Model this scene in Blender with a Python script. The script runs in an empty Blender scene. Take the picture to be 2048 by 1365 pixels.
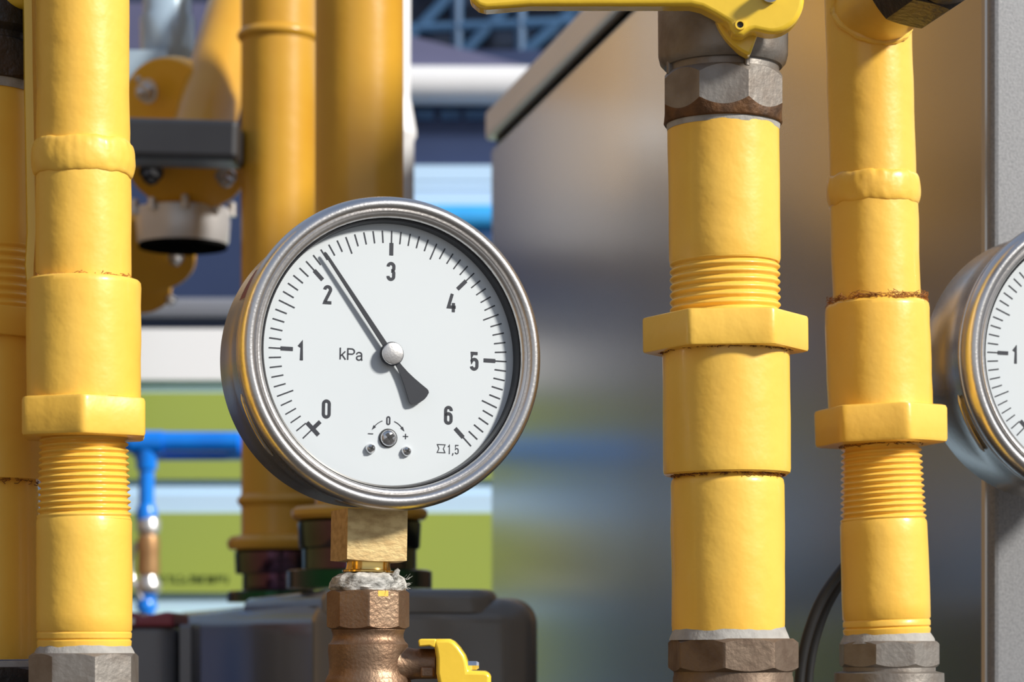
import bpy, bmesh, math, random
from mathutils import Vector, Matrix, noise

random.seed(7)
PI = math.pi
scn = bpy.context.scene
COL = scn.collection

# ------------------------------------------------------------------ camera, sky, sun, exposure
F = 5100.0            # focal length in pixels of the 2048 wide frame
HY = 1290.0           # image row of the horizon
CZ = 1.2              # height of the lens above the ground
cam = bpy.data.cameras.new('camera')
cam_o = bpy.data.objects.new('camera', cam)
COL.objects.link(cam_o)
cam_o.location = (0, 0, CZ)
cam_o.rotation_euler = (PI / 2, 0, 0)
cam.sensor_width = 36.0
cam.lens = 36.0 * F / 2048.0
cam.shift_y = (HY - 682.5) / 2048.0
cam.clip_start = 0.05
cam.dof.use_dof = True
cam.dof.focus_distance = 0.915
cam.dof.aperture_fstop = 20.0
scn.camera = cam_o

scn.view_settings.view_transform = 'Standard'
scn.view_settings.look = 'None'
scn.view_settings.gamma = 1.0
scn.view_settings.use_curve_mapping = False
scn.view_settings.exposure = 0.2

world = bpy.data.worlds.new('sky')
scn.world = world
world.use_nodes = True
wn = world.node_tree
wn.nodes.clear()
w_out = wn.nodes.new('ShaderNodeOutputWorld')
w_bg = wn.nodes.new('ShaderNodeBackground')
w_tc = wn.nodes.new('ShaderNodeTexCoord')
w_sep = wn.nodes.new('ShaderNodeSeparateXYZ')
w_ramp = wn.nodes.new('ShaderNodeValToRGB')
wn.links.new(w_tc.outputs['Generated'], w_sep.inputs[0])
wn.links.new(w_sep.outputs['Z'], w_ramp.inputs[0])
el = w_ramp.color_ramp.elements
el[0].position = 0.0
el[0].color = (0.55, 0.55, 0.55, 1)
el[1].position = 1.0
el[1].color = (0.34, 0.46, 0.70, 1)
e = w_ramp.color_ramp.elements.new(0.12); e.color = (0.90, 0.93, 0.97, 1)
e = w_ramp.color_ramp.elements.new(0.45); e.color = (0.56, 0.66, 0.84, 1)
wn.links.new(w_ramp.outputs[0], w_bg.inputs['Color'])
w_bg.inputs['Strength'].default_value = 0.55
wn.links.new(w_bg.outputs[0], w_out.inputs['Surface'])

sun = bpy.data.lights.new('sun', 'SUN')
sun.energy = 4.4
sun.color = (1.0, 0.95, 0.86)
sun.angle = math.radians(8.0)
sun_o = bpy.data.objects.new('sun', sun)
COL.objects.link(sun_o)
az, elv = math.radians(58), math.radians(30)
to_sun = Vector((math.sin(az) * math.cos(elv), -math.cos(az) * math.cos(elv), math.sin(elv)))
sun_o.rotation_euler = to_sun.to_track_quat('Z', 'Y').to_euler()
sun_o.location = to_sun * 4 + Vector((0, 0, CZ))


# ------------------------------------------------------------------ helpers
def P(px, py, Y):
    return Vector(((px - 1024.0) / F * Y, Y, CZ + (HY - py) / F * Y))


def material(name, color, rough=0.5, metal=0.0, coat=0.0, bump=None, var=None, aniso=0.0, film=None, spec=None,
             stretch=(1, 1, 1), rvar=0.0):
    """bump = (scale, distance in metres); var = (scale, second colour, amount)"""
    m = bpy.data.materials.new(name)
    m.use_nodes = True
    nt = m.node_tree
    b = nt.nodes['Principled BSDF']
    b.inputs['Base Color'].default_value = (*color, 1)
    b.inputs['Roughness'].default_value = rough
    b.inputs['Metallic'].default_value = metal
    if coat:
        b.inputs['Coat Weight'].default_value = coat
        b.inputs['Coat Roughness'].default_value = 0.12
    if spec is not None:
        b.inputs['Specular IOR Level'].default_value = spec
    if aniso:
        b.inputs['Anisotropic'].default_value = aniso
    if film:
        b.inputs['Thin Film Thickness'].default_value = film
        b.inputs['Thin Film IOR'].default_value = 1.8
    tc = nt.nodes.new('ShaderNodeTexCoord')
    mp = nt.nodes.new('ShaderNodeMapping')
    mp.inputs['Scale'].default_value = stretch
    nt.links.new(tc.outputs['Object'], mp.inputs['Vector'])
    if var:
        n = nt.nodes.new('ShaderNodeTexNoise')
        n.inputs['Scale'].default_value = var[0]
        n.inputs['Detail'].default_value = 5
        r = nt.nodes.new('ShaderNodeValToRGB')
        r.color_ramp.elements[0].position = 0.40
        r.color_ramp.elements[1].position = 0.68
        mx = nt.nodes.new('ShaderNodeMix')
        mx.data_type = 'RGBA'
        mx.inputs[6].default_value = (*color, 1)
        mx.inputs[7].default_value = (*var[1], 1)
        mul = nt.nodes.new('ShaderNodeMath')
        mul.operation = 'MULTIPLY'
        mul.inputs[1].default_value = var[2]
        nt.links.new(mp.outputs[0], n.inputs['Vector'])
        nt.links.new(n.outputs['Fac'], r.inputs[0])
        nt.links.new(r.outputs[0], mul.inputs[0])
        nt.links.new(mul.outputs[0], mx.inputs[0])
        nt.links.new(mx.outputs[2], b.inputs['Base Color'])
        if rvar:
            ma = nt.nodes.new('ShaderNodeMath')
            ma.operation = 'MULTIPLY_ADD'
            ma.inputs[1].default_value = rvar
            ma.inputs[2].default_value = rough
            nt.links.new(n.outputs['Fac'], ma.inputs[0])
            nt.links.new(ma.outputs[0], b.inputs['Roughness'])
    if bump:
        n2 = nt.nodes.new('ShaderNodeTexNoise')
        n2.inputs['Scale'].default_value = bump[0]
        n2.inputs['Detail'].default_value = 3
        bp = nt.nodes.new('ShaderNodeBump')
        bp.inputs['Strength'].default_value = 1.0
        bp.inputs['Distance'].default_value = bump[1]
        nt.links.new(mp.outputs[0], n2.inputs['Vector'])
        nt.links.new(n2.outputs['Fac'], bp.inputs['Height'])
        nt.links.new(bp.outputs[0], b.inputs['Normal'])
    return m


def yellow(name, color, bump=(110, 0.00042), rough=0.40):
    return material(name, color, rough, coat=0.25, bump=bump,
                    var=(26, tuple(c * f for c, f in zip(color, (0.93, 0.82, 0.6))), 0.55))


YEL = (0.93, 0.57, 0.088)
M = {}
M['yellow'] = yellow('yellow_paint', YEL)
M['yellow_lumpy'] = yellow('yellow_paint_thick', YEL, bump=(100, 0.0006))
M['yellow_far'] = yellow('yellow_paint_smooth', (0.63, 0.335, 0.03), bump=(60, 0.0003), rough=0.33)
M['yellow_plastic'] = material('yellow_coated_lever', (0.90, 0.60, 0.045), 0.26, coat=0.4, bump=(90, 0.0003))
M['yellow_flange'] = material('orange_yellow_enamel', (0.86, 0.45, 0.03), 0.35, bump=(60, 0.0003))
M['fitting'] = material('cast_grey_iron', (0.30, 0.275, 0.25), 0.46, 0.75, bump=(420, 0.00025),
                        var=(90, (0.20, 0.16, 0.13), 0.7), rvar=0.15)
M['fitting_brown'] = material('brown_cast_iron', (0.20, 0.145, 0.105), 0.5, 0.6, bump=(420, 0.0003),
                              var=(90, (0.10, 0.06, 0.04), 0.8), rvar=0.15)
M['fitting_dark'] = material('dark_cast_iron', (0.045, 0.042, 0.042), 0.5, 0.5, bump=(300, 0.0009),
                             var=(70, (0.09, 0.06, 0.045), 0.8))
M['rust'] = material('rusty_rim', (0.16, 0.075, 0.03), 0.6, 0.4, bump=(500, 0.0005), var=(150, (0.05, 0.03, 0.02), 0.8))
M['tape'] = material('grey_sealing_tape', (0.40, 0.385, 0.36), 0.7, bump=(300, 0.0005), var=(140, (0.25, 0.235, 0.22), 0.7))
M['tape_white'] = material('white_sealing_tape', (0.62, 0.61, 0.58), 0.75, bump=(260, 0.0014),
                           var=(190, (0.10, 0.10, 0.09), 0.9), stretch=(1, 1, 2.2))
M['hemp'] = material('flax_fibre', (0.50, 0.21, 0.04), 0.8, var=(200, (0.22, 0.08, 0.02), 0.9))
M['hemp_dark'] = material('dark_flax_fibre', (0.22, 0.08, 0.02), 0.85, var=(200, (0.08, 0.03, 0.01), 0.9))
M['steel'] = material('satin_stainless', (0.66, 0.64, 0.63), 0.29, 1.0, bump=(900, 0.00006),
                      var=(40, (0.58, 0.57, 0.56), 0.5))
M['steel_case'] = material('polished_stainless', (0.60, 0.57, 0.53), 0.26, 1.0, var=(30, (0.52, 0.49, 0.45), 0.6),
                           bump=(500, 0.00005))
M['chrome'] = material('bright_screw_steel', (0.72, 0.72, 0.74), 0.16, 1.0, var=(300, (0.5, 0.5, 0.5), 0.5))
M['recess'] = material('dark_recess', (0.02, 0.02, 0.022), 0.5, var=(200, (0.03, 0.03, 0.03), 0.5))
M['black'] = material('black_rubber', (0.012, 0.013, 0.016), 0.35, var=(90, (0.02, 0.02, 0.024), 0.6))
M['ink'] = material('dark_dial_ink', (0.012, 0.015, 0.026), 0.6, var=(500, (0.016, 0.02, 0.032), 0.5))
M['needle'] = material('black_needle_lacquer', (0.006, 0.009, 0.018), 0.6, var=(300, (0.009, 0.013, 0.022), 0.5))
M['dial'] = material('white_dial_enamel', (0.585, 0.63, 0.665), 0.45, var=(25, (0.57, 0.615, 0.655), 0.6))
M['brass'] = material('brushed_brass', (0.66, 0.50, 0.25), 0.40, 1.0, bump=(900, 0.00008),
                      var=(420, (0.42, 0.28, 0.13), 0.7), stretch=(0.6, 0.6, 1.0), rvar=0.15)
M['brass_bright'] = material('turned_brass', (0.86, 0.60, 0.20), 0.15, 1.0, var=(80, (0.75, 0.48, 0.15), 0.6))
M['bronze'] = material('cast_bronze', (0.31, 0.21, 0.14), 0.40, 0.85, bump=(800, 0.00022),
                       var=(70, (0.20, 0.105, 0.06), 0.8), rvar=0.15)
M['union'] = material('iridescent_plating', (0.014, 0.013, 0.018), 0.12, 0.35, film=430, var=(40, (0.05, 0.06, 0.05), 0.6))
M['union_green'] = material('green_iridescent_plating', (0.008, 0.035, 0.012), 0.15, 0.5, film=520, var=(40, (0.03, 0.07, 0.04), 0.6))
M['meter'] = material('grey_meter_enamel', (0.15, 0.147, 0.138), 0.25, coat=0.5, var=(6, (0.10, 0.10, 0.10), 0.5), bump=(15, 0.0006))
M['meter_small'] = material('blue_grey_enamel', (0.16, 0.165, 0.18), 0.35, coat=0.3, var=(8, (0.13, 0.135, 0.15), 0.5))
M['red'] = material('dull_red_plastic', (0.30, 0.055, 0.075), 0.4, var=(20, (0.24, 0.045, 0.06), 0.5))
M['blue'] = material('blue_pipe_enamel', (0.0, 0.22, 0.86), 0.3, coat=0.3, var=(20, (0.0, 0.13, 0.62), 0.5))
M['white'] = material('white_enamel', (0.80, 0.80, 0.82), 0.4, var=(12, (0.74, 0.75, 0.77), 0.5))
M['zinc'] = material('zinc_plated_steel', (0.70, 0.68, 0.67), 0.33, 0.9, var=(60, (0.5, 0.48, 0.47), 0.6))
M['brass_far'] = material('dull_brass', (0.62, 0.36, 0.17), 0.38, 0.8, var=(60, (0.34, 0.18, 0.08), 0.7))
M['dark_bar'] = material('charcoal_bar_paint', (0.028, 0.029, 0.034), 0.4, var=(20, (0.02, 0.02, 0.024), 0.5))
M['green'] = material('lime_green_panel', (0.36, 0.44, 0.075), 0.5, var=(3, (0.33, 0.41, 0.09), 0.6))
M['green_ink'] = material('dark_green_ink', (0.06, 0.10, 0.02), 0.6, var=(30, (0.08, 0.12, 0.03), 0.5))
M['lightblue'] = material('pale_blue_panel', (0.55, 0.76, 0.98), 0.45, var=(4, (0.58, 0.79, 0.98), 0.6))
M['whitepanel'] = material('white_panel', (0.92, 0.92, 0.93), 0.45, var=(4, (0.88, 0.88, 0.90), 0.6))
M['navy'] = material('navy_panel', (0.028, 0.048, 0.125), 0.5, var=(3, (0.022, 0.036, 0.095), 0.8))
M['navy_dark'] = material('dark_navy_steel', (0.012, 0.022, 0.05), 0.5, var=(5, (0.02, 0.045, 0.10), 0.8))
M['slate'] = material('slate_blue_steel', (0.05, 0.13, 0.26), 0.5, var=(6, (0.03, 0.08, 0.17), 0.8))
M['greybeam'] = material('grey_beam_paint', (0.22, 0.23, 0.27), 0.5, var=(4, (0.18, 0.19, 0.22), 0.6))
M['violet'] = material('violet_grey_cladding', (0.12, 0.125, 0.23), 0.6, var=(4, (0.10, 0.105, 0.20), 0.6))
M['stainless'] = material('brushed_cabinet_steel', (0.58, 0.56, 0.54), 0.22, 1.0, aniso=0.0,
                          var=(3, (0.54, 0.52, 0.50), 0.6), stretch=(1, 1, 0.15))
M['galv'] = material('speckled_grey_powder_coat', (0.27, 0.275, 0.29), 0.42, 0.2, bump=(1600, 0.00008),
                     var=(900, (0.17, 0.175, 0.19), 0.7))
M['sky_blue'] = material('light_blue_pipe_enamel', (0.05, 0.42, 0.92), 0.3, coat=0.3, var=(20, (0.04, 0.36, 0.85), 0.5))
M['ochre'] = material('ochre_brick_render', (0.20, 0.135, 0.075), 0.8, var=(4, (0.15, 0.10, 0.06), 0.8))
M['tan'] = material('tan_board', (0.80, 0.53, 0.25), 0.6, var=(3, (0.78, 0.51, 0.23), 0.6))
M['umber'] = material('umber_board', (0.11, 0.10, 0.095), 0.6, var=(3, (0.09, 0.08, 0.075), 0.6))
M['slate_board'] = material('slate_grey_board', (0.10, 0.125, 0.185), 0.6, var=(3, (0.08, 0.10, 0.15), 0.6))
M['olive'] = material('olive_board', (0.15, 0.165, 0.10), 0.6, var=(3, (0.12, 0.135, 0.09), 0.6))
M['steel_blue'] = material('steel_blue_board', (0.13, 0.20, 0.32), 0.6, var=(3, (0.10, 0.16, 0.27), 0.6))
M['gold_board'] = material('gold_ochre_board', (0.55, 0.29, 0.05), 0.6, var=(3, (0.42, 0.21, 0.04), 0.6))
M['gasket'] = material('matt_black_gasket', (0.006, 0.006, 0.006), 0.95, spec=0.0, var=(60, (0.01, 0.01, 0.01), 0.5))
M['lid'] = material('light_satin_lid', (0.80, 0.79, 0.78), 0.42, 0.45, var=(5, (0.74, 0.73, 0.72), 0.6))
M['dark_brown'] = material('dark_brown_board', (0.03, 0.025, 0.02), 0.7, var=(3, (0.02, 0.018, 0.015), 0.6))
M['cylinder'] = material('blue_grey_lacquer', (0.45, 0.58, 0.70), 0.2, 0.15, coat=0.6, var=(12, (0.36, 0.48, 0.60), 0.7))
M['drum'] = material('dull_silver', (0.72, 0.71, 0.72), 0.34, 0.5, var=(20, (0.55, 0.54, 0.55), 0.6))
M['cable'] = material('black_cable_jacket', (0.012, 0.012, 0.013), 0.4, var=(60, (0.02, 0.02, 0.02), 0.5))
M['label_red'] = material('dark_red_print', (0.16, 0.012, 0.015), 0.4, var=(100, (0.12, 0.01, 0.012), 0.5))
M['ground'] = material('asphalt', (0.06, 0.055, 0.05), 0.85, bump=(80, 0.003), var=(3, (0.085, 0.078, 0.07), 0.7))


def glass_material():
    m = bpy.data.materials.new('clear_gauge_glass')
    m.use_nodes = True
    nt = m.node_tree
    nt.nodes.clear()
    out = nt.nodes.new('ShaderNodeOutputMaterial')
    mix = nt.nodes.new('ShaderNodeMixShader')
    tr = nt.nodes.new('ShaderNodeBsdfTransparent')
    gl = nt.nodes.new('ShaderNodeBsdfGlossy')
    gl.inputs['Roughness'].default_value = 0.02
    ge = nt.nodes.new('ShaderNodeNewGeometry')
    dt = nt.nodes.new('ShaderNodeVectorMath')
    dt.operation = 'DOT_PRODUCT'
    nt.links.new(ge.outputs['Normal'], dt.inputs[0])
    nt.links.new(ge.outputs['Incoming'], dt.inputs[1])
    def mth(op, a, b=None):
        n = nt.nodes.new('ShaderNodeMath')
        n.operation = op
        nt.links.new(a, n.inputs[0])
        if b is not None:
            n.inputs[1].default_value = b
        return n.outputs[0]
    f = mth('ABSOLUTE', dt.outputs['Value'])
    f = mth('SUBTRACT', f, 1.0)
    f = mth('ABSOLUTE', f)
    f = mth('POWER', f, 5.0)
    f = mth('MULTIPLY', f, 0.93)
    f = mth('ADD', f, 0.012)
    nt.links.new(f, mix.inputs[0])
    nt.links.new(tr.outputs[0], mix.inputs[1])
    nt.links.new(gl.outputs[0], mix.inputs[2])
    nt.links.new(mix.outputs[0], out.inputs['Surface'])
    return m


M['glass'] = glass_material()


def obj(name, verts, faces, m, parent=None, sharp=35, smooth=True):
    me = bpy.data.meshes.new(name)
    me.from_pydata([tuple(v) for v in verts], [], faces)
    me.validate()
    bm = bmesh.new()
    bm.from_mesh(me)
    bmesh.ops.recalc_face_normals(bm, faces=bm.faces)
    bm.to_mesh(me)
    bm.free()
    if smooth:
        for p in me.polygons:
            p.use_smooth = True
        me.set_sharp_from_angle(angle=math.radians(sharp))
    me.materials.append(M[m] if isinstance(m, str) else m)
    o = bpy.data.objects.new(name, me)
    COL.objects.link(o)
    if parent:
        o.parent = parent
    return o


def thing(name, label, cat, loc=(0, 0, 0), rot=(0, 0, 0), group=None):
    o = bpy.data.objects.new(name, None)
    o.empty_display_size = 0.02
    COL.objects.link(o)
    o.location = loc
    o.rotation_euler = rot
    tag(o, label, cat, group)
    return o


def tag(o, label, cat, group=None):
    o['label'] = label
    o['category'] = cat
    if group:
        o['group'] = group
    return o


def structure(o, label=None):
    o['kind'] = 'structure'
    if label:
        o['label'] = label
    return o


def loft(rings, seg=96, cap0=True, cap1=True, off=(0, 0, 0), warp=None):
    """rings: (r, z) pairs or functions of the angle giving (r, z); returns verts, faces around the local Z axis"""
    V, Fc = [], []
    for rg in rings:
        for k in range(seg):
            t = 2 * PI * k / seg
            r, z = rg(t) if callable(rg) else rg
            if warp:
                r, z = warp(t, r, z)
            V.append((off[0] + r * math.cos(t), off[1] + r * math.sin(t), off[2] + z))
    n = len(rings)
    for i in range(n - 1):
        for k in range(seg):
            a, b = i * seg + k, i * seg + (k + 1) % seg
            Fc.append((a, b, b + seg, a + seg))
    if cap0:
        Fc.append(tuple(range(seg))[::-1])
    if cap1:
        Fc.append(tuple(range((n - 1) * seg, n * seg)))
    return V, Fc


def join(*parts):
    V, Fc = [], []
    for v, f in parts:
        o = len(V)
        V += [tuple(x) for x in v]
        Fc += [tuple(i + o for i in q) for q in f]
    return V, Fc


def xform(vf, mtx):
    return [tuple(mtx @ Vector(v)) for v in vf[0]], vf[1]


def poly_r(t, n, R, phase, p=None):
    """radius of a regular n-gon (circumradius R, a corner at angle `phase`) at angle t; p rounds the corners"""
    ap = R * math.cos(PI / n)
    if p:
        s = 0.0
        for i in range(n):
            c = math.cos(t - phase - PI / n - i * 2 * PI / n)
            if c > 0:
                s += c ** p
        return ap / s ** (1.0 / p)
    w = 2 * PI / n
    return ap / math.cos(((t - phase) % w) - w / 2)


def nut(n, R, z0, z1, phase, p=None, cham=0.0, edge=0.05, ri=None, top=True, bottom=True, seg=None, warp=None):
    """a polygonal nut; cham > 0 makes machined chamfers that leave arcs on the flats, otherwise soft painted edges"""
    h = z1 - z0
    seg = seg or n * 20
    if cham:
        ap = R * math.cos(PI / n)
        rc0 = ap * 0.985
        def lo(t):
            r = poly_r(t, n, R, phase)
            return (r, z0 + max(0.0, (r - rc0) * cham)) if bottom else (r, z0)
        def hi(t):
            r = poly_r(t, n, R, phase)
            return (r, z1 - max(0.0, (r - rc0) * cham)) if top else (r, z1)
        rings = [(rc0 if bottom else ap * 0.9, z0), lo, hi, (rc0 if top else ap * 0.9, z1)]
    else:
        e = edge * h
        f = lambda k, z: (lambda t: (poly_r(t, n, R, phase, p) - k, z))
        rings = [f(e * 1.2, z0), f(e * 0.35, z0 + e * 0.3), f(0, z0 + e * 1.1), f(0, z1 - e * 1.1), f(e * 0.35, z1 - e * 0.3), f(e * 1.2, z1)]
    # align the seams of the polygon with the angular samples
    V, Fc = loft(rings, seg, warp=warp)
    return V, Fc


def bumpy(amp, freq=60.0, seed=0.0):
    def w(t, r, z):
        q = Vector((math.cos(t) * r * freq + seed, math.sin(t) * r * freq, z * freq + seed))
        return r + amp * noise.noise(q), z
    return w


def densify(profile, step):
    out = [profile[0]]
    for (r0, z0), (r1, z1) in zip(profile, profile[1:]):
        d = math.hypot(r1 - r0, z1 - z0)
        n = max(1, int(d / step))
        for i in range(1, n + 1):
            out.append((r0 + (r1 - r0) * i / n, z0 + (z1 - z0) * i / n))
    return out


def helix(r0, r1, z0, z1, turns, depth, seg=96, per=10, sharp=1.0):
    """an external screw thread as one tube"""
    rings = []
    pitch = (z1 - z0) / turns
    N = int(turns * per)
    for i in range(N + 1):
        z = z0 + (z1 - z0) * i / N
        u = i / N
        env = min(1, (1 - u) * turns * 0.8 + 0.15, u * turns * 0.8 + 0.15)
        def f(t, z=z, u=u, env=env):
            ph = z / pitch - t / (2 * PI)
            s = 0.5 + 0.5 * math.cos(2 * PI * ph)
            s = s ** 0.8
            return (r0 + (r1 - r0) * u - depth * env * (1 - s), z)
        rings.append(f)
    return loft(rings, seg)


def tube(pts, r, seg=12, closed=False):
    pts = [Vector(p) for p in pts]
    V, Fc = [], []
    n = len(pts)
    up = Vector((0.12, 0.31, 0.94))
    for i, p in enumerate(pts):
        d = (pts[min(i + 1, n - 1)] - pts[max(i - 1, 0)]).normalized()
        a = d.cross(up).normalized()
        b = d.cross(a).normalized()
        rr = r[i] if isinstance(r, (list, tuple)) else r
        for k in range(seg):
            t = 2 * PI * k / seg
            V.append(p + a * (rr * math.cos(t)) + b * (rr * math.sin(t)))
    for i in range(n - 1):
        for k in range(seg):
            a, b = i * seg + k, i * seg + (k + 1) % seg
            Fc.append((a, b, b + seg, a + seg))
    Fc.append(tuple(range(seg))[::-1])
    Fc.append(tuple(range((n - 1) * seg, n * seg)))
    return V, Fc


def between(p, q, rings_r, seg=48):
    """a lathe along the line p-q; rings_r = list of (fraction, radius)"""
    p, q = Vector(p), Vector(q)
    d = q - p
    L = d.length
    vf = loft([(r, f * L) for f, r in rings_r], seg)
    m = Matrix.Translation(p) @ d.to_track_quat('Z', 'Y').to_matrix().to_4x4()
    return xform(vf, m)


def box(x0, x1, y0, y1, z0, z1):
    V = [(x, y, z) for x in (x0, x1) for y in (y0, y1) for z in (z0, z1)]
    Fc = [(0, 1, 3, 2), (4, 6, 7, 5), (0, 4, 5, 1), (2, 3, 7, 6), (0, 2, 6, 4), (1, 5, 7, 3)]
    return V, Fc


def bevel_obj(o, width, segs=3, angle=30):
    b = o.modifiers.new('bevel', 'BEVEL')
    b.width = width
    b.segments = segs
    b.limit_method = 'ANGLE'
    b.angle_limit = math.radians(angle)
    b.harden_normals = False
    return o


def extrude_outline(pts, y0, y1, holes=None):
    """outline in local XZ extruded along Y (front y0, back y1)"""
    n = len(pts)
    V = [(x, y0, z) for x, z in pts] + [(x, y1, z) for x, z in pts]
    Fc = [tuple(range(n)), tuple(range(n, 2 * n))[::-1]]
    for i in range(n):
        j = (i + 1) % n
        Fc.append((i, j, j + n, i + n))
    return V, Fc


# -------- flat printed strokes on a dial (local XZ plane, facing -Y)
def stroke(pts, w, y, closed=False, round_ends=False):
    pts = [Vector((p[0], p[1])) for p in pts]
    n = len(pts)
    V, Fc = [], []
    for i in range(n):
        if closed:
            a, b, c = pts[i - 1], pts[i], pts[(i + 1) % n]
        else:
            a, b, c = pts[max(i - 1, 0)], pts[i], pts[min(i + 1, n - 1)]
        d0 = (b - a).normalized() if (b - a).length > 1e-9 else (c - b).normalized()
        d1 = (c - b).normalized() if (c - b).length > 1e-9 else d0
        n0, n1 = Vector((-d0.y, d0.x)), Vector((-d1.y, d1.x))
        mt = (n0 + n1)
        mt = mt.normalized() if mt.length > 1e-6 else n0
        k = w / 2 / max(0.45, mt.dot(n0))
        V.append((b.x + mt.x * k, y, b.y + mt.y * k))
        V.append((b.x - mt.x * k, y, b.y - mt.y * k))
    for i in range(n if closed else n - 1):
        a, b = 2 * i, 2 * ((i + 1) % n)
        Fc.append((a, a + 1, b + 1, b))
    return V, Fc


def arc(cx, cy, rx, ry, a0, a1, n=10):
    return [(cx + rx * math.cos(math.radians(a0 + (a1 - a0) * i / n)), cy + ry * math.sin(math.radians(a0 + (a1 - a0) * i / n)))
            for i in range(n + 1)]


W = 0.37  # centre-line width of a condensed digit of centre-line height 1


def digit(ch):
    w, h = W, 1.0
    r = w / 2
    if ch == '0':
        return [(arc(r, h - r, r, r, 0, 180) + arc(r, r, r, r, 180, 360), True)]
    if ch == '1':
        return [([(0.10, 0.76), (0.27, 1.0), (0.27, -0.08)], False)]
    if ch == '2':
        return [(arc(r, h - r, r, r, 180, -20) + [(0.02, 0.06), (0.0, 0.0), (w + 0.06, 0.0)], False)]
    if ch == '3':
        return [([(0.0, 0.80)] + arc(r, h - r, r, r, 170, 0) + [(w, 0.68)] + arc(r, 0.68, r, 0.14, 0, -80)
                 , False), (arc(r, 0.40, r, 0.14, 80, 0) + arc(r, r, r, r, 0, -170) + [(0.0, 0.20)], False)]
    if ch == '4':
        return [([(0.24, 1.08), (0.0, 0.24), (0.48, 0.24)], False), ([(0.33, 0.50), (0.33, -0.08)], False)]
    if ch == '5':
        return [([(w + 0.03, 1.0), (0.03, 1.0), (0.02, 0.50)] + arc(r, 0.44, r, 0.18, 150, 0) + arc(r, r, r, r, 0, -175), False)]
    if ch == '6':
        return [([(w, 0.78)] + arc(r, h - r, r, r, 0, 180) + arc(r, r, r, r, 180, 360) +
                 [(w, 0.40)] + arc(r, 0.40, r, 0.2, 0, 165), False)]
    return []


def glyph(ch, cx, cz, height, sw, y):
    """digit centred on (cx, cz); height = full height, sw = stroke width, metres"""
    s = height - sw
    out = []
    for pts, closed in digit(ch):
        q = [(cx + (px - W / 2) * s, cz + (pz - 0.5) * s) for px, pz in pts]
        out.append(stroke(q, sw, y, closed))
    return join(*out)


# ------------------------------------------------------------------ the setting
g = obj('floor', [(-6, -5, 0), (6, -5, 0), (6, 8, 0), (-6, 8, 0)], [(0, 1, 2, 3)], 'ground', smooth=False)
structure(g, 'dark asphalt yard')

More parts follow.
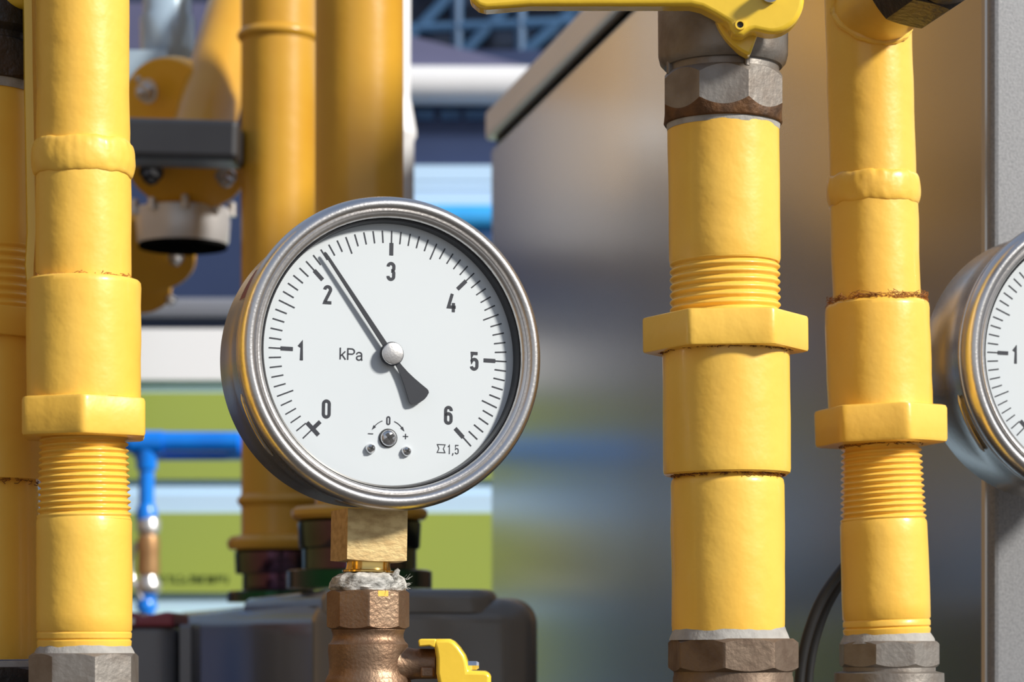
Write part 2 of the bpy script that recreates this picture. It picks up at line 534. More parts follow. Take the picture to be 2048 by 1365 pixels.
# ------------------------------------------------------------------ pressure gauges
def pressure_gauge(label, px, py, Y, theta, roll, size=1.0, printed=True, stem_at=22.0):
    k = 0.90 / F                                    # metres per pixel the dial was measured in
    root = thing('pressure_gauge', label, 'gauge', P(px, py, Y), (0, math.radians(roll), math.radians(theta)), 'round steel pressure gauges')

    root.scale = (size, size, size)

    def lathe_y(profile, seg=160, cap0=False, cap1=False):
        V, Fc = loft(profile, seg, cap0, cap1)      # local z -> -y (towards the viewer)
        return [(x, -z, y) for x, y, z in V], Fc
    mm = 0.001
    # case: a deep drum behind the ring
    obj('case', *lathe_y([(30 * mm, -42 * mm), (49 * mm, -42 * mm), (51.2 * mm, -41.2 * mm), (52.0 * mm, -39 * mm), (52.6 * mm, -20 * mm), (53.0 * mm, -6.5 * mm), (53.6 * mm, -5.5 * mm), (53.6 * mm, -3.9 * mm),
                          (52.2 * mm, -3.7 * mm), (52.2 * mm, -2.6 * mm), (47 * mm, -2.5 * mm)], cap0=True), 'steel_case', root, sharp=40)
    # bayonet ring
    prof = [(47.4, -3), (54.2, -2.9), (54.7, -2.5), (54.7, -1.6), (54.1, -1.2), (54.1, -0.7), (54.9, -0.2), (55.3, 0.8), (55.3, 3.0), (55.0, 4.6), (54.4, 6.0), (53.4, 7.1), (52.2, 7.5), (51.2, 7.2),
            (50.5, 6.5), (50.2, 5.9), (49.9, 5.7), (49.6, 6.2), (49.2, 6.6), (48.6, 6.5), (47.9, 5.9), (47.5, 4.9), (47.4, 3.6), (47.4, -3)]
    obj('bezel', *lathe_y([(r * mm, z * mm) for r, z in prof], seg=192), 'steel', root, sharp=50)
    # seam slot pressed into the drum
    sl = []
    for i in range(13):
        a = math.radians(197 + i * 2.2)
        sl.append((53.3 * mm * math.cos(a), 9.5 * mm + i * 0.15 * mm, 53.3 * mm * math.sin(a)))
    rr = [0.2 * mm] + [0.75 * mm] * 11 + [0.2 * mm]
    obj('bayonet_lug', *tube(sl, rr, 10), 'steel_case', root)
    obj('spacer_ring', *lathe_y([(47.2 * mm, 4.4 * mm), (47.2 * mm, 0.0), (46.9 * mm, 0.0), (46.2 * mm, 0.3 * mm), (46.6 * mm, 4.2 * mm), (47.2 * mm, 4.4 * mm)]), 'black', root)
    obj('glass', *lathe_y([(0.5 * mm, 5.2 * mm), (47.3 * mm, 5.2 * mm)], cap0=True), 'glass', root)
    dial = obj('dial', *lathe_y([(1 * mm, -2.0 * mm), (46.85 * mm, -2.0 * mm), (46.85 * mm, 0), (40 * mm, 0), (20 * mm, 0), (1 * mm, 0)], seg=128, cap0=True, cap1=True), 'dial', root)
    yi = -0.00012
    # scale
    R = 248 * k
    S = []
    for i in range(61):
        a = math.radians(225 - 4.5 * i)
        c, s = math.cos(a), math.sin(a)
        if i % 10 == 0:
            S.append(stroke([(c * R, s * R), (c * (R - 25 * k), s * (R - 25 * k))], 2.7 * k, yi))
            S.append(stroke([(c * (R - 24 * k), s * (R - 24 * k)), (c * (R - 49 * k), s * (R - 49 * k))], 8.0 * k, yi))
        else:
            L = 35 if i % 5 == 0 else 24.5
            S.append(stroke([(c * R, s * R), (c * (R - L * k), s * (R - L * k))], 2.7 * k, yi))
    a = math.radians(225)
    cx, cz = math.cos(a) * (R - 28 * k), math.sin(a) * (R - 28 * k)
    tx, tz = math.sin(a) * 17 * k, -math.cos(a) * 17 * k
    S.append(stroke([(cx - tx, cz - tz), (cx + tx, cz + tz)], 8 * k, yi * 1.3))
    obj('scale_marks', *join(*S), 'ink', dial, smooth=False)
    for ch, dx, dz in (('0', -128.5, -115), ('1', -184, -3), ('2', -130, 112), ('3', 0, 167), ('4', 128, 112), ('5', 179, -3), ('6', 126, -115)):
        obj('numeral', *glyph(ch, dx * k, dz * k, 38 * k, 6.3 * k, yi), 'ink', dial, smooth=False)
    # unit lettering k P a
    u, uw = 23.5 * k, 2.7 * k
    x0, z0 = -102 * k, -15 * k
    T = [stroke([(x0, z0), (x0, z0 + u)], uw, yi), stroke([(x0 + 0.44 * u, z0 + 0.70 * u), (x0, z0 + 0.26 * u)], uw, yi),
         stroke([(x0 + 0.15 * u, z0 + 0.42 * u), (x0 + 0.47 * u, z0)], uw, yi)]
    x1 = x0 + 0.66 * u
    T += [stroke([(x1, z0), (x1, z0 + u - uw / 2), (x1 + 0.34 * u, z0 + u - uw / 2)] + arc(x1 + 0.34 * u, z0 + 0.72 * u, 0.24 * u, 0.28 * u - uw / 2, 90, -90) + [(x1, z0 + 0.44 * u + uw / 2)], uw, yi)]
    x2 = x1 + 0.78 * u
    T += [stroke([(x2 + 0.0 * u, z0 + 0.50 * u)] + arc(x2 + 0.22 * u, z0 + 0.50 * u, 0.22 * u, 0.18 * u, 160, 0) + [(x2 + 0.44 * u, z0 + 0.08 * u), (x2 + 0.50 * u, z0)], uw, yi),
          stroke([(x2 + 0.44 * u, z0 + 0.42 * u), (x2 + 0.2 * u, z0 + 0.37 * u)] + arc(x2 + 0.20 * u, z0 + 0.20 * u, 0.20 * u, 0.17 * u, 95, 280) + [(x2 + 0.36 * u, z0 + 0.08 * u), (x2 + 0.44 * u, z0 + 0.2 * u)], uw, yi)]
    obj('unit_lettering', *join(*T), 'ink', dial, smooth=False)
    # zero adjustment marks: 0, arrows, minus, plus
    A = [glyph('0', 0, -132 * k, 18 * k, 2.8 * k, yi)]
    for s in (-1, 1):
        q = arc(0, -167 * k, 36 * k, 36 * k, 90 - s * 20, 90 - s * 54, 8)
        A.append(stroke(q, 1.7 * k, yi))
        ex, ez = q[-1]
        d = Vector((q[-1][0] - q[-2][0], q[-1][1] - q[-2][1])).normalized()
        nx, nz = -d.y, d.x
        A.append(([(ex + d.x * 8 * k, yi, ez + d.y * 8 * k), (ex + nx * 3.2 * k - d.x * 2 * k, yi, ez + nz * 3.2 * k - d.y * 2 * k), (ex - nx * 3.2 * k - d.x * 2 * k, yi, ez - nz * 3.2 * k - d.y * 2 * k)], [(0, 1, 2)]))
    A.append(stroke([(-42 * k, -160 * k), (-31 * k, -160 * k)], 1.9 * k, yi))
    A.append(stroke([(31 * k, -162 * k), (42 * k, -162 * k)], 1.9 * k, yi))
    A.append(stroke([(36.5 * k, -156.5 * k), (36.5 * k, -167.5 * k)], 1.9 * k, yi))
    obj('adjustment_marks', *join(*A), 'ink', dial, smooth=False)
    # accuracy class: hourglass outline and 1,5
    hx, hz = 112 * k, -183 * k
    C = [stroke([(hx - 8.3 * k, hz + 8 * k), (hx + 8.3 * k, hz + 8 * k), (hx + 6.0 * k, hz + 3 * k), (hx + 4.7 * k, hz), (hx + 6.0 * k, hz - 3 * k), (hx + 8.3 * k, hz - 8 * k),
                 (hx - 8.3 * k, hz - 8 * k), (hx - 6.0 * k, hz - 3 * k), (hx - 4.7 * k, hz), (hx - 6.0 * k, hz + 3 * k)], 1.7 * k, yi, True),
         glyph('1', 128 * k, hz - 0.5 * k, 19 * k, 2.0 * k, yi), glyph('5', 145 * k, hz - 0.5 * k, 19 * k, 2.0 * k, yi),
         stroke([(137 * k, hz - 8 * k), (137 * k, hz - 10 * k), (135.8 * k, hz - 13 * k)], 2.1 * k, yi)]
    obj('class_mark', *join(*C), 'ink', dial, smooth=False)
    # pointer
    va = math.radians(225 - 45 * 2.2)
    d = Vector((math.cos(va), math.sin(va)))
    n = Vector((-d.y, d.x))
    prof_pts = [(240, 0.8), (237, 2.3), (228, 2.9), (100, 4.4), (22, 5.3), (0, 6), (-18, 5.0), (-30, 5.6), (-48, 8.5), (-66, 13), (-84, 18.5), (-97, 22.8), (-101, 23.6), (-106, 22.0), (-110, 14), (-112, 6)]
    ol = [(d.x * a * k + n.x * b * k, d.y * a * k + n.y * b * k) for a, b in prof_pts] + [(d.x * a * k - n.x * b * k, d.y * a * k - n.y * b * k) for a, b in reversed(prof_pts)]
    ptr = obj('pointer', *extrude_outline(ol, -0.0023, -0.0018), 'needle', root, smooth=False)
    hub = lathe_y([(3.0 * mm, 0.0), (3.9 * mm, 2.4 * mm), (3.9 * mm, 3.9 * mm), (3.75 * mm, 4.3 * mm), (3.3 * mm, 4.45 * mm)], 64, True, True)
    obj('pointer_hub', *hub, 'steel', ptr, sharp=40)
    rim = lathe_y([(3.3 * mm, 0.2 * mm), (4.2 * mm, 2.0 * mm), (4.2 * mm, 3.4 * mm), (3.7 * mm, 3.6 * mm)], 64, True, True)
    obj('hub_collar', *rim, 'needle', ptr)
    # screws
    def screw(sx, sz, r, h, ang):
        vf = lathe_y([(r * 1.0, 0), (r, h * 0.35), (r * 0.86, h * 0.72), (r * 0.6, h * 0.92), (r * 0.25, h)], 48, True, True)
        o = obj('screw', [(x + sx, y, z + sz) for x, y, z in vf[0]], vf[1], 'chrome', root, sharp=60)
        q = []
        for b in (0, 90):
            a2 = math.radians(ang + b)
            c2, s2 = math.cos(a2) * r * 0.6, math.sin(a2) * r * 0.6
            wv = extrude_outline([(sx + c2 * f + s2 * gg, sz + s2 * f - c2 * gg) for f, gg in ((1, .36), (1, -.36), (-1, -.36), (-1, .36))], -h * 1.015, -h * 0.4)
            q.append(wv)
        obj('cross_slot', *join(*q), 'recess', o, smooth=False)
        return o
    screw(0, -167 * k, 17.0 * k, 0.0022, 38)
    ring = lathe_y([(16.5 * k, 0.0), (19 * k, 0.0002), (18.6 * k, 0.0006), (17.2 * k, 0.0006)], 48)
    obj('screw_seat', [(x, y, z - 167 * k) for x, y, z in ring[0]], ring[1], 'recess', root)
    screw(-37 * k, -190 * k, 10 * k, 0.0022, 65)
    screw(38 * k, -192 * k, 10 * k, 0.0022, 65)
    # maker's label print on the drum: a small dark red patch with pale marks
    V, Fc = [], []
    for i in range(9):
        a = math.radians(146 + i * 1.7)
        for yv in (9.5, 20.0):
            V.append((53.08 * mm * math.cos(a), yv * mm, 53.08 * mm * math.sin(a)))
    for i in range(8):
        Fc.append((2 * i, 2 * i + 1, 2 * i + 3, 2 * i + 2))
    if printed:
        obj('case_label', V, Fc, 'label_red', root)
    # stem: square brass block and turned neck
    by = stem_at * mm
    sq = xform(nut(4, 15.7 * mm, 0, 18.6 * mm, math.radians(45), cham=0.10, top=False, seg=160), Matrix.Translation((0, by, -72.6 * mm)))
    obj('stem_block', *sq, 'brass', root, sharp=25)
    nk = loft([(8.6 * mm, -76.5 * mm), (9.4 * mm, -76.3 * mm), (9.4 * mm, -75.7 * mm), (8.2 * mm, -75.4 * mm), (7.9 * mm, -74 * mm), (8.0 * mm, -72 * mm)], 64, off=(0, by, 0))
    obj('stem_neck', *nk, 'brass_bright', root)
    return root, by


g1, stem_y = pressure_gauge('round steel kPa pressure gauge with the whole dial in view, centre', 779, 710, 0.90, 19.5, 1.07)
g2, _ = pressure_gauge('round steel pressure gauge cut off by the right edge of the photo', 2183, 716, 1.03, 16.0, 1.0, 1.03 / 0.975, False, 14.0)

# ------------------------------------------------------------------ pipe lines
def line(name, label, cat, Y, xt, yt, xb, yb, group=None):
    tilt = math.atan2(xt - xb, yb - yt)
    root = thing(name, label, cat, P(xb, yb, Y), (0, tilt, 0), group)
    s = Y / F
    return root, (lambda py: (yb - py) * s / math.cos(tilt)), s


def mk(root, name, vf, m, sharp=35):
    return obj(name, vf[0], vf[1], m, root, sharp=sharp)


def px_profile(pts, z, s, step=None):
    q = [(r * s, z(y)) for r, y in pts]
    return densify(q, step) if step else q


def fray(root, name, R, zc, n, spread, m, lengthr=(0.004, 0.010), seed=1, arcs=(180, 360)):
    rnd = random.Random(seed)
    T = []
    for i in range(n):
        a = math.radians(rnd.uniform(*arcs))
        L = rnd.uniform(*lengthr)
        da = L / R * rnd.uniform(-0.9, 0.9)
        z0 = zc + rnd.uniform(-spread, spread) * 0.5
        pts = []
        lift = rnd.uniform(0.0001, 0.0016)
        dz = rnd.uniform(-1, 1) * spread * 1.1
        for j in range(5):
            u = j / 4
            rr = R + lift * math.sin(PI * u * rnd.uniform(0.6, 1.0)) + rnd.uniform(0, 0.0003)
            pts.append((rr * math.cos(a + da * u), rr * math.sin(a + da * u), z0 + dz * u + rnd.uniform(-1, 1) * 0.0003))
        T.append(tube(pts, 0.00014, 4))
    o = obj(name, *join(*T), m, root)
    o['kind'] = 'stuff'
    return o


def weld(root, r, R, yc, half, z, s, m='yellow_lumpy', seed=0.0):
    def w(t, rad, zz):
        n1 = noise.noise(Vector((math.cos(t) * 2.6 + seed, math.sin(t) * 2.6, 5.0)))
        n2 = noise.noise(Vector((math.cos(t) * 7 + seed, math.sin(t) * 7, 1.0)))
        lump = noise.noise(Vector((math.cos(t) * 6, math.sin(t) * 6 + seed, zz * 350)))
        return rad + 0.00022 * lump + 0.0002 * n2, zz + 0.0009 * n1 + 0.0003 * n2
    rings = []
    for i in range(15):
        a = PI * i / 14
        rings.append(((r - 1 + (R - r + 1) * math.sin(a) ** 0.9) * s, z(yc) - math.cos(a) * half * s))
    return mk(root, 'weld_bead', loft(rings, 128, warp=w), m)


# ---- left front pipe
Y = 0.87
root, z, s = line('gas_pipe', 'yellow painted gas pipe with weld bead, left foreground', 'pipe', Y, 166, 0, 169, 1310, 'yellow gas pipes in the foreground')
L_root = root
mk(root, 'upper_pipe', loft(px_profile([(94, 572), (94.5, 540), (95, 480), (94.5, 345), (92, 300), (91.5, -260)], z, s, 0.006), 128, warp=bumpy(0.00035, 70)), 'yellow')
weld(root, 94, 103, 322, 35, z, s)
mk(root, 'socket', loft(px_profile([(100, 801), (113, 800), (113.5, 790), (113.5, 575), (112.5, 566), (109, 562), (96, 562)], z, s, 0.006), 128, warp=bumpy(0.00035, 80, 3)), 'yellow')
mk(root, 'hex_nut', nut(6, 139 * s, z(878), z(800), math.radians(-90 + 9), p=34, edge=0.09, seg=180, warp=bumpy(0.0003, 90, 8)), 'yellow')
mk(root, 'threaded_section', helix(94 * s, 87.5 * s, z(1040), z(868), 13.5, 7.0 * s), 'yellow')
mk(root, 'lower_pipe', loft(px_profile([(92, 1300), (93.5, 1285), (93.5, 1283), (90.5, 1280), (93.5, 1277), (94, 1268), (92, 1265), (94.5, 1261), (95, 1200), (95, 1045), (92, 1036), (88, 1034)], z, s, 0.005), 128, warp=bumpy(0.0002, 60, 5)), 'yellow')
mk(root, 'sealing_tape', loft(px_profile([(100, 1312), (99, 1306), (94, 1296), (90, 1288)], z, s), 96, warp=bumpy(0.0004, 200)), 'tape')
fray(root, 'joint_fibres', 95 * s, z(560), 60, 0.0010, 'hemp', (0.003, 0.007), 3)


def floor_fitting(label, Y, cx, ytop, R, n, phase, m, collar=None, tilt=0.0, hexh=72):
    """cast iron valve end with its riser running down to the ground"""
    rt = thing('pipe_fitting', label, 'fitting', P(cx, ytop, Y), (0, tilt, 0), 'cast fittings at the foot of the yellow pipes')
    s = Y / F
    mk(rt, 'hex_end', nut(n, R * s, -hexh * s, 0, phase, cham=0.75, seg=n * 24), m, 24)
    a = R * 0.9
    c = collar or R * 0.93
    zb = P(cx, ytop, Y).z
    mk(rt, 'body', loft([(a * s, -hexh * s + 0.0004), (a * s, -(hexh + 8) * s), (c * s, -(hexh + 12) * s), (c * 1.01 * s, -(hexh + 50) * s), (c * s, -(hexh + 240) * s), (a * .9 * s, -(hexh + 280) * s), (a * .9 * s, -(hexh + 330) * s)], 96), m)
    mk(rt, 'riser', loft([(a * .82 * s, -(hexh + 325) * s), (a * .82 * s, -zb + 0.001)], 64), 'yellow')
    return rt


floor_fitting('grey cast hex fitting under the left foreground pipe', 0.87, 168, 1307, 111, 8, math.radians(-90 + 21), 'fitting', hexh=110)

# ---- middle pipe
Y = 0.93
root, z, s = line('gas_pipe', 'thick yellow gas pipe under the grey valve with the lever, right of centre', 'pipe', Y, 1446.5, 250, 1457.5, 1255, 'yellow gas pipes in the foreground')
mk(root, 'upper_pipe', loft(px_profile([(109, 528), (111, 520), (111.5, 400), (111.5, 260), (111, 236)], z, s, 0.006), 128, warp=bumpy(0.00018, 60, 2)), 'yellow')
mk(root, 'threaded_section', helix(111 * s, 110 * s, z(642), z(512), 8.5, 6.0 * s), 'yellow')
mk(root, 'hex_nut', nut(6, 167.5 * s, z(706), z(634), math.radians(-90 - 30), p=60, edge=0.07, seg=180), 'yellow')
mk(root, 'socket', loft(px_profile([(108, 952), (122, 951), (126, 948), (127.5, 940), (127.5, 920), (127, 760), (127, 712), (126, 690)], z, s, 0.006), 128, warp=bumpy(0.00018, 60, 4)), 'yellow')
mk(root, 'lower_pipe', loft(px_profile([(112, 1262), (113, 1250), (113.5, 1100), (113.5, 972), (112, 962), (108, 957), (104, 945)], z, s, 0.006), 128, warp=bumpy(0.00035, 70, 6)), 'yellow')
mk(root, 'sealing_tape', loft(px_profile([(120, 1280), (118, 1274), (113, 1262), (111, 1255)], z, s), 96, warp=bumpy(0.0004, 200)), 'tape')
fray(root, 'joint_fibres', 110 * s, z(950), 170, 0.0012, 'hemp_dark', (0.003, 0.009), 5)
fray(root, 'joint_fibres', 127 * s, z(706), 50, 0.0006, 'hemp_dark', (0.002, 0.005), 6)
floor_fitting('brown cast hex fitting under the thick middle pipe', 0.93, 1466, 1278, 131.5, 8, math.radians(-90 - 12), 'fitting_brown', hexh=66, collar=120)

# ---- ball valve on top of the middle pipe
vr = thing('ball_valve', 'grey steel ball valve with yellow lever on top of the thick middle pipe', 'valve', P(1446, 240, Y))
zz = lambda py: (240 - py) * s
mk(vr, 'hex_end', nut(8, 126 * s, zz(234), zz(150), math.radians(-90 + 19), cham=1.5, seg=192), 'fitting', 24)
def rim_top(t):
    r = poly_r(t, 8, 126 * s, math.radians(-90 + 19))
    return r, zz(234) + max(0.0, (r - 126 * s * math.cos(PI / 8) * 0.985) * 1.5)
mk(vr, 'rusty_rim', loft([(104 * s, zz(251)), (116 * s, zz(251)), (118.5 * s, zz(247)), rim_top], 192, False, False), 'rust', 60)
mk(vr, 'sealing_tape', loft([(111.5 * s, zz(262)), (113.5 * s, zz(252)), (115 * s, zz(240)), (114 * s, zz(232))], 96, warp=bumpy(0.0003, 200)), 'tape')
mk(vr, 'neck', loft([(112 * s, zz(152)), (112 * s, zz(120))], 96), 'fitting')
mk(vr, 'body', loft([(112 * s, zz(137)), (118 * s, zz(136)), (126 * s, zz(127)), (129.5 * s, zz(112)), (130 * s, zz(40)), (130 * s, zz(-150)), (126 * s, zz(-180)), (112 * s, zz(-190))], 128, warp=bumpy(0.0002, 80)), 'fitting')
for a in (-71, 19, 109, 199):
    t = math.radians(-90 + a)
    m4 = Matrix.Rotation(t, 4, 'Z')
    o = mk(vr, 'rib', xform(box(100 * s, 121 * s, -5 * s, 5 * s, zz(158), zz(122)), m4), 'fitting')
    bevel_obj(o, 0.0006)
stem_boss = between((94 * s, -0.02, zz(0)), (94 * s, -0.030, zz(0)), [(0, 48 * s), (1, 44 * s)])
Yl = 0.898
sl = Yl / F
def lv(px, py):
    return ((px - 1024) / F * Yl - vr.location.x, CZ + (HY - py) / F * Yl - vr.location.z)
hc = (1541, 0)
ol = [lv(938, -4), lv(944, 8), lv(957, 19), lv(973, 23), lv(1010, 20), lv(1061, 16), lv(1380, 16), lv(1402, 21), lv(1425, 33), lv(1447, 46), lv(1457, 52), lv(1459, 62), lv(1465, 72), lv(1474, 78), lv(1486, 76), lv(1499, 67), lv(1508, 66)]
ol += [lv(hc[0] + 66 * math.cos(math.radians(t)), hc[1] + 72 * math.sin(math.radians(t))) for t in range(105, -96, -9)]
ol += [lv(1500, -75), lv(1440, -62), lv(1390, -46), lv(1061, -44), lv(980, -50), lv(955, -44), lv(942, -26)]
yf = Yl - Y
lever = obj('lever', *extrude_outline(ol, yf - 0.004, yf + 0.006), 'yellow_plastic', vr, sharp=50)
bevel_obj(lever, 0.0022, 4)
sk = [lv(hc[0] + r * math.cos(math.radians(t)), hc[1] + r * math.sin(math.radians(t))) for r, rng in ((112, range(165, 108, -5)), (60, range(110, 166, 5))) for t in rng]
o = obj('stop_plate', *extrude_outline(sk, yf + 0.004, yf + 0.012), 'yellow_plastic', lever, sharp=50)
bevel_obj(o, 0.001, 2)
lx, lz = lv(1478, 56)
hole = xform(loft([(6.5 * sl, 0), (6.5 * sl, 0.0012)], 24), Matrix.Translation((lx, yf - 0.0030, lz)) @ Matrix.Rotation(PI / 2, 4, 'X'))
obj('lock_hole', *hole, 'recess', lever)
ring = xform(loft([(6.5 * sl, 0), (6.5 * sl, 0.002), (10 * sl, 0.002), (12 * sl, 0.0)], 32, False, False), Matrix.Translation((lx, yf - 0.0030, lz)) @ Matrix.Rotation(PI / 2, 4, 'X'))
obj('lock_eye', *ring, 'yellow_plastic', lever)
bx, bz = lv(1537, -6)
bolt = xform(loft([(19 * sl, 0), (19 * sl, 0.002), (14 * sl, 0.0022), (14 * sl, 0.006), (11 * sl, 0.0075), (5 * sl, 0.008)], 40), Matrix.Translation((bx, yf - 0.004, bz)) @ Matrix.Rotation(PI / 2, 4, 'X'))
obj('spindle_nut', *bolt, 'chrome', lever)
st = xform(loft([(46 * sl, 0), (44 * sl, 0.030)], 48), Matrix.Translation((lv(*hc)[0], 0.0, lv(*hc)[1])) @ Matrix.Rotation(PI / 2, 4, 'X'))
obj('spindle', *st, 'fitting', vr)

# ---- right pipe
Y = 1.0
root, z, s = line('gas_pipe', 'yellow gas pipe with a side branch at its top, far right foreground', 'pipe', Y, 1735, 0, 1774, 1275, 'yellow gas pipes in the foreground')
mk(root, 'upper_pipe', loft(px_profile([(88, 612), (87.5, 580), (87.5, 410), (86, 360), (85.5, 100), (85.5, -260)], z, s, 0.006), 128, warp=bumpy(0.00035, 70, 11)), 'yellow')
weld(root, 87, 93.5, 383, 30, z, s, seed=4)
mk(root, 'socket', loft(px_profile([(96, 826), (103.5, 824), (103.5, 620), (102, 612), (97, 607), (88, 606)], z, s, 0.006), 128, warp=bumpy(0.0004, 80, 13)), 'yellow')
mk(root, 'hex_nut', nut(6, 134 * s, z(891), z(816), math.radians(-90 + 17), p=34, edge=0.09, seg=180, warp=bumpy(0.00035, 90, 18)), 'yellow')
mk(root, 'threaded_section', helix(86 * s, 79.5 * s, z(1048), z(880), 14, 6.5 * s), 'yellow')
mk(root, 'lower_pipe', loft(px_profile([(85, 1272), (87, 1262), (87, 1259), (84, 1256), (87, 1253), (87, 1244), (85, 1241), (87.5, 1237), (88, 1180), (86.5, 1050), (84, 1042), (80, 1040)], z, s, 0.005), 128, warp=bumpy(0.0002, 60, 15)), 'yellow')
mk(root, 'sealing_tape', loft(px_profile([(94, 1287), (92, 1280), (87, 1272), (83, 1264)], z, s), 96, warp=bumpy(0.0004, 200)), 'tape')
fray(root, 'joint_fibres', 94 * s, z(603), 190, 0.0018, 'hemp', (0.004, 0.011), 9)
fray(root, 'joint_fibres', 82 * s, z(893), 30, 0.0008, 'hemp_dark', (0.002, 0.006), 10)
# branch towards the viewer
beta = math.radians(13)
bd = Vector((math.sin(beta), -math.cos(beta), 0.02)).normalized()
c0 = Vector((-3 * s, 0, z(26)))
br = 79 * s
mq = Matrix.Translation(c0) @ bd.to_track_quat('Z', 'Y').to_matrix().to_4x4()
mk(root, 'branch_pipe', xform(loft(densify([(br, 0.0), (br, 0.052), (br * .97, 0.056)], 0.005), 96, warp=bumpy(0.0003, 70)), mq), 'yellow')
# weld where branch meets pipe
wr = []
for i in range(73):
    a = 2 * PI * i / 72
    loc = Vector((br * math.cos(a), br * math.sin(a), 0))
    p = mq @ loc
    # walk along the branch until outside the pipe radius
    R0 = 85.5 * s
    t = 0.0
    while (p + bd * t).xy.length < R0 and t < 0.05:
        t += 0.0003
    wr.append(p + bd * t)
mk(root, 'weld_bead', tube(wr, [0.0016 + 0.0007 * noise.noise(Vector((i * .35, 0, 0))) for i in range(73)], 10), 'yellow_lumpy')
floor_fitting('grey cast hex fitting with a collar under the far right pipe', 1.0, 1778, 1283, 102.5, 8, math.radians(-90 + 22), 'fitting', collar=109, hexh=52)
# elbow at the end of the branch
eo = thing('pipe_elbow', 'dark brown faceted elbow on the branch at top right', 'fitting', root.matrix_basis @ (c0 + bd * 0.046))
q = bd.to_track_quat('Z', 'Y').to_matrix().to_4x4()
obj('hex_end', *xform(nut(8, 96 * s, 0, 0.03, 0.2, cham=0.9), q), 'fitting_dark', eo, sharp=24)
up = Vector((0.85, -0.35, 0.25)).normalized()
c1 = bd * 0.05
obj('body', *join(between(bd * 0.028, c1 + up * 0.01, [(0, 88 * s), (1, 90 * s)]), between(c1 - up * 0.01, c1 + up * 0.09, [(0, 88 * s), (0.8, 88 * s), (0.82, 98 * s), (1, 98 * s)])), 'fitting_dark', eo)

# ---- far left pipe, a little behind
Y = 0.90
root, z, s = line('gas_pipe', 'shaded yellow gas pipe partly hidden behind the left foreground pipe', 'pipe', Y, -38, 200, -28, 1325, 'yellow gas pipes in the foreground')
mk(root, 'upper_pipe', loft(px_profile([(103, 500), (105, 494), (105, 182)], z, s, 0.006), 96, warp=bumpy(0.0003, 70, 21)), 'yellow')
mk(root, 'threaded_section', helix(105 * s, 104 * s, z(632), z(488), 8.5, 6.0 * s), 'yellow')
mk(root, 'hex_nut', nut(6, 150 * s, z(684), z(626), math.radians(-90 + 15), p=50, edge=0.07, seg=180), 'yellow')
mk(root, 'socket', loft(px_profile([(108, 965), (118, 962), (119, 950), (119, 680)], z, s, 0.006), 96, warp=bumpy(0.0003, 70, 22)), 'yellow')
mk(root, 'lower_pipe', loft(px_profile([(105, 1320), (107, 1310), (107, 985), (105, 972), (100, 955)], z, s, 0.006), 96, warp=bumpy(0.0003, 70, 23)), 'yellow')
mk(root, 'sealing_tape', loft(px_profile([(114, 1338), (112, 1330), (107, 1322)], z, s), 64), 'tape')
fray(root, 'joint_fibres', 108 * s, z(966), 60, 0.0012, 'hemp_dark', (0.003, 0.009), 14)
floor_fitting('dark cast hex fitting at the bottom left corner', 0.90, -24, 1334, 126, 8, math.radians(-90 + 10), 'fitting_dark', hexh=80)
v2 = thing('ball_valve', 'black valve with a yellow lever in the top left corner', 'valve', P(-38, 190, Y))
zz = lambda py: (190 - py) * s
mk(v2, 'hex_end', nut(8, 124 * s, zz(172), zz(92), math.radians(-90 + 12), cham=0.9), 'fitting_dark', 24)
mk(v2, 'sealing_tape', loft([(108 * s, zz(190)), (110 * s, zz(170))], 64), 'tape')
mk(v2, 'body', loft([(112 * s, zz(95)), (112 * s, zz(80)), (124 * s, zz(68)), (126 * s, zz(20)), (124 * s, zz(-120)), (100 * s, zz(-130))], 96, warp=bumpy(0.0004, 60)), 'fitting_dark')
# its lever hangs down beside the pipe, seen edge on
Yv = 0.884
lp = [(34, -8), (62, -2), (63, 60), (64, 150), (66, 250), (68, 360), (70, 470), (66, 535), (67, 570)]
Vv, Fv = [], []
wpx = 13
for i, (px_, py_) in enumerate(lp):
    c = P(px_, py_, Yv) - v2.location
    w2 = wpx * Yv / F * (0.8 if i in (0, len(lp) - 1) else 1)
    th = 0.006
    for dx, dy in ((-1, -.6), (-.6, -1), (.6, -1), (1, -.6), (1, .6), (.6, 1), (-.6, 1), (-1, .6)):
        Vv.append((c.x + dx * w2, c.y + dy * th, c.z))
for i in range(len(lp) - 1):
    for k_ in range(8):
        a, b = i * 8 + k_, i * 8 + (k_ + 1) % 8
        Fv.append((a, b, b + 8, a + 8))
Fv += [tuple(range(8)), tuple(range((len(lp) - 1) * 8, len(lp) * 8))]
lo = obj('lever', Vv, Fv, 'yellow_plastic', v2, sharp=60)
a0, b0 = P(20, -6, Yv) - v2.location, P(48, -2, Yv) - v2.location
obj('lever_hub', *between(P(10, -10, 0.886) - v2.location, P(62, -10, 0.886) - v2.location, [(0, 0.004), (.1, 0.005), (.9, 0.005), (1, .004)]), 'yellow_plastic', lo)

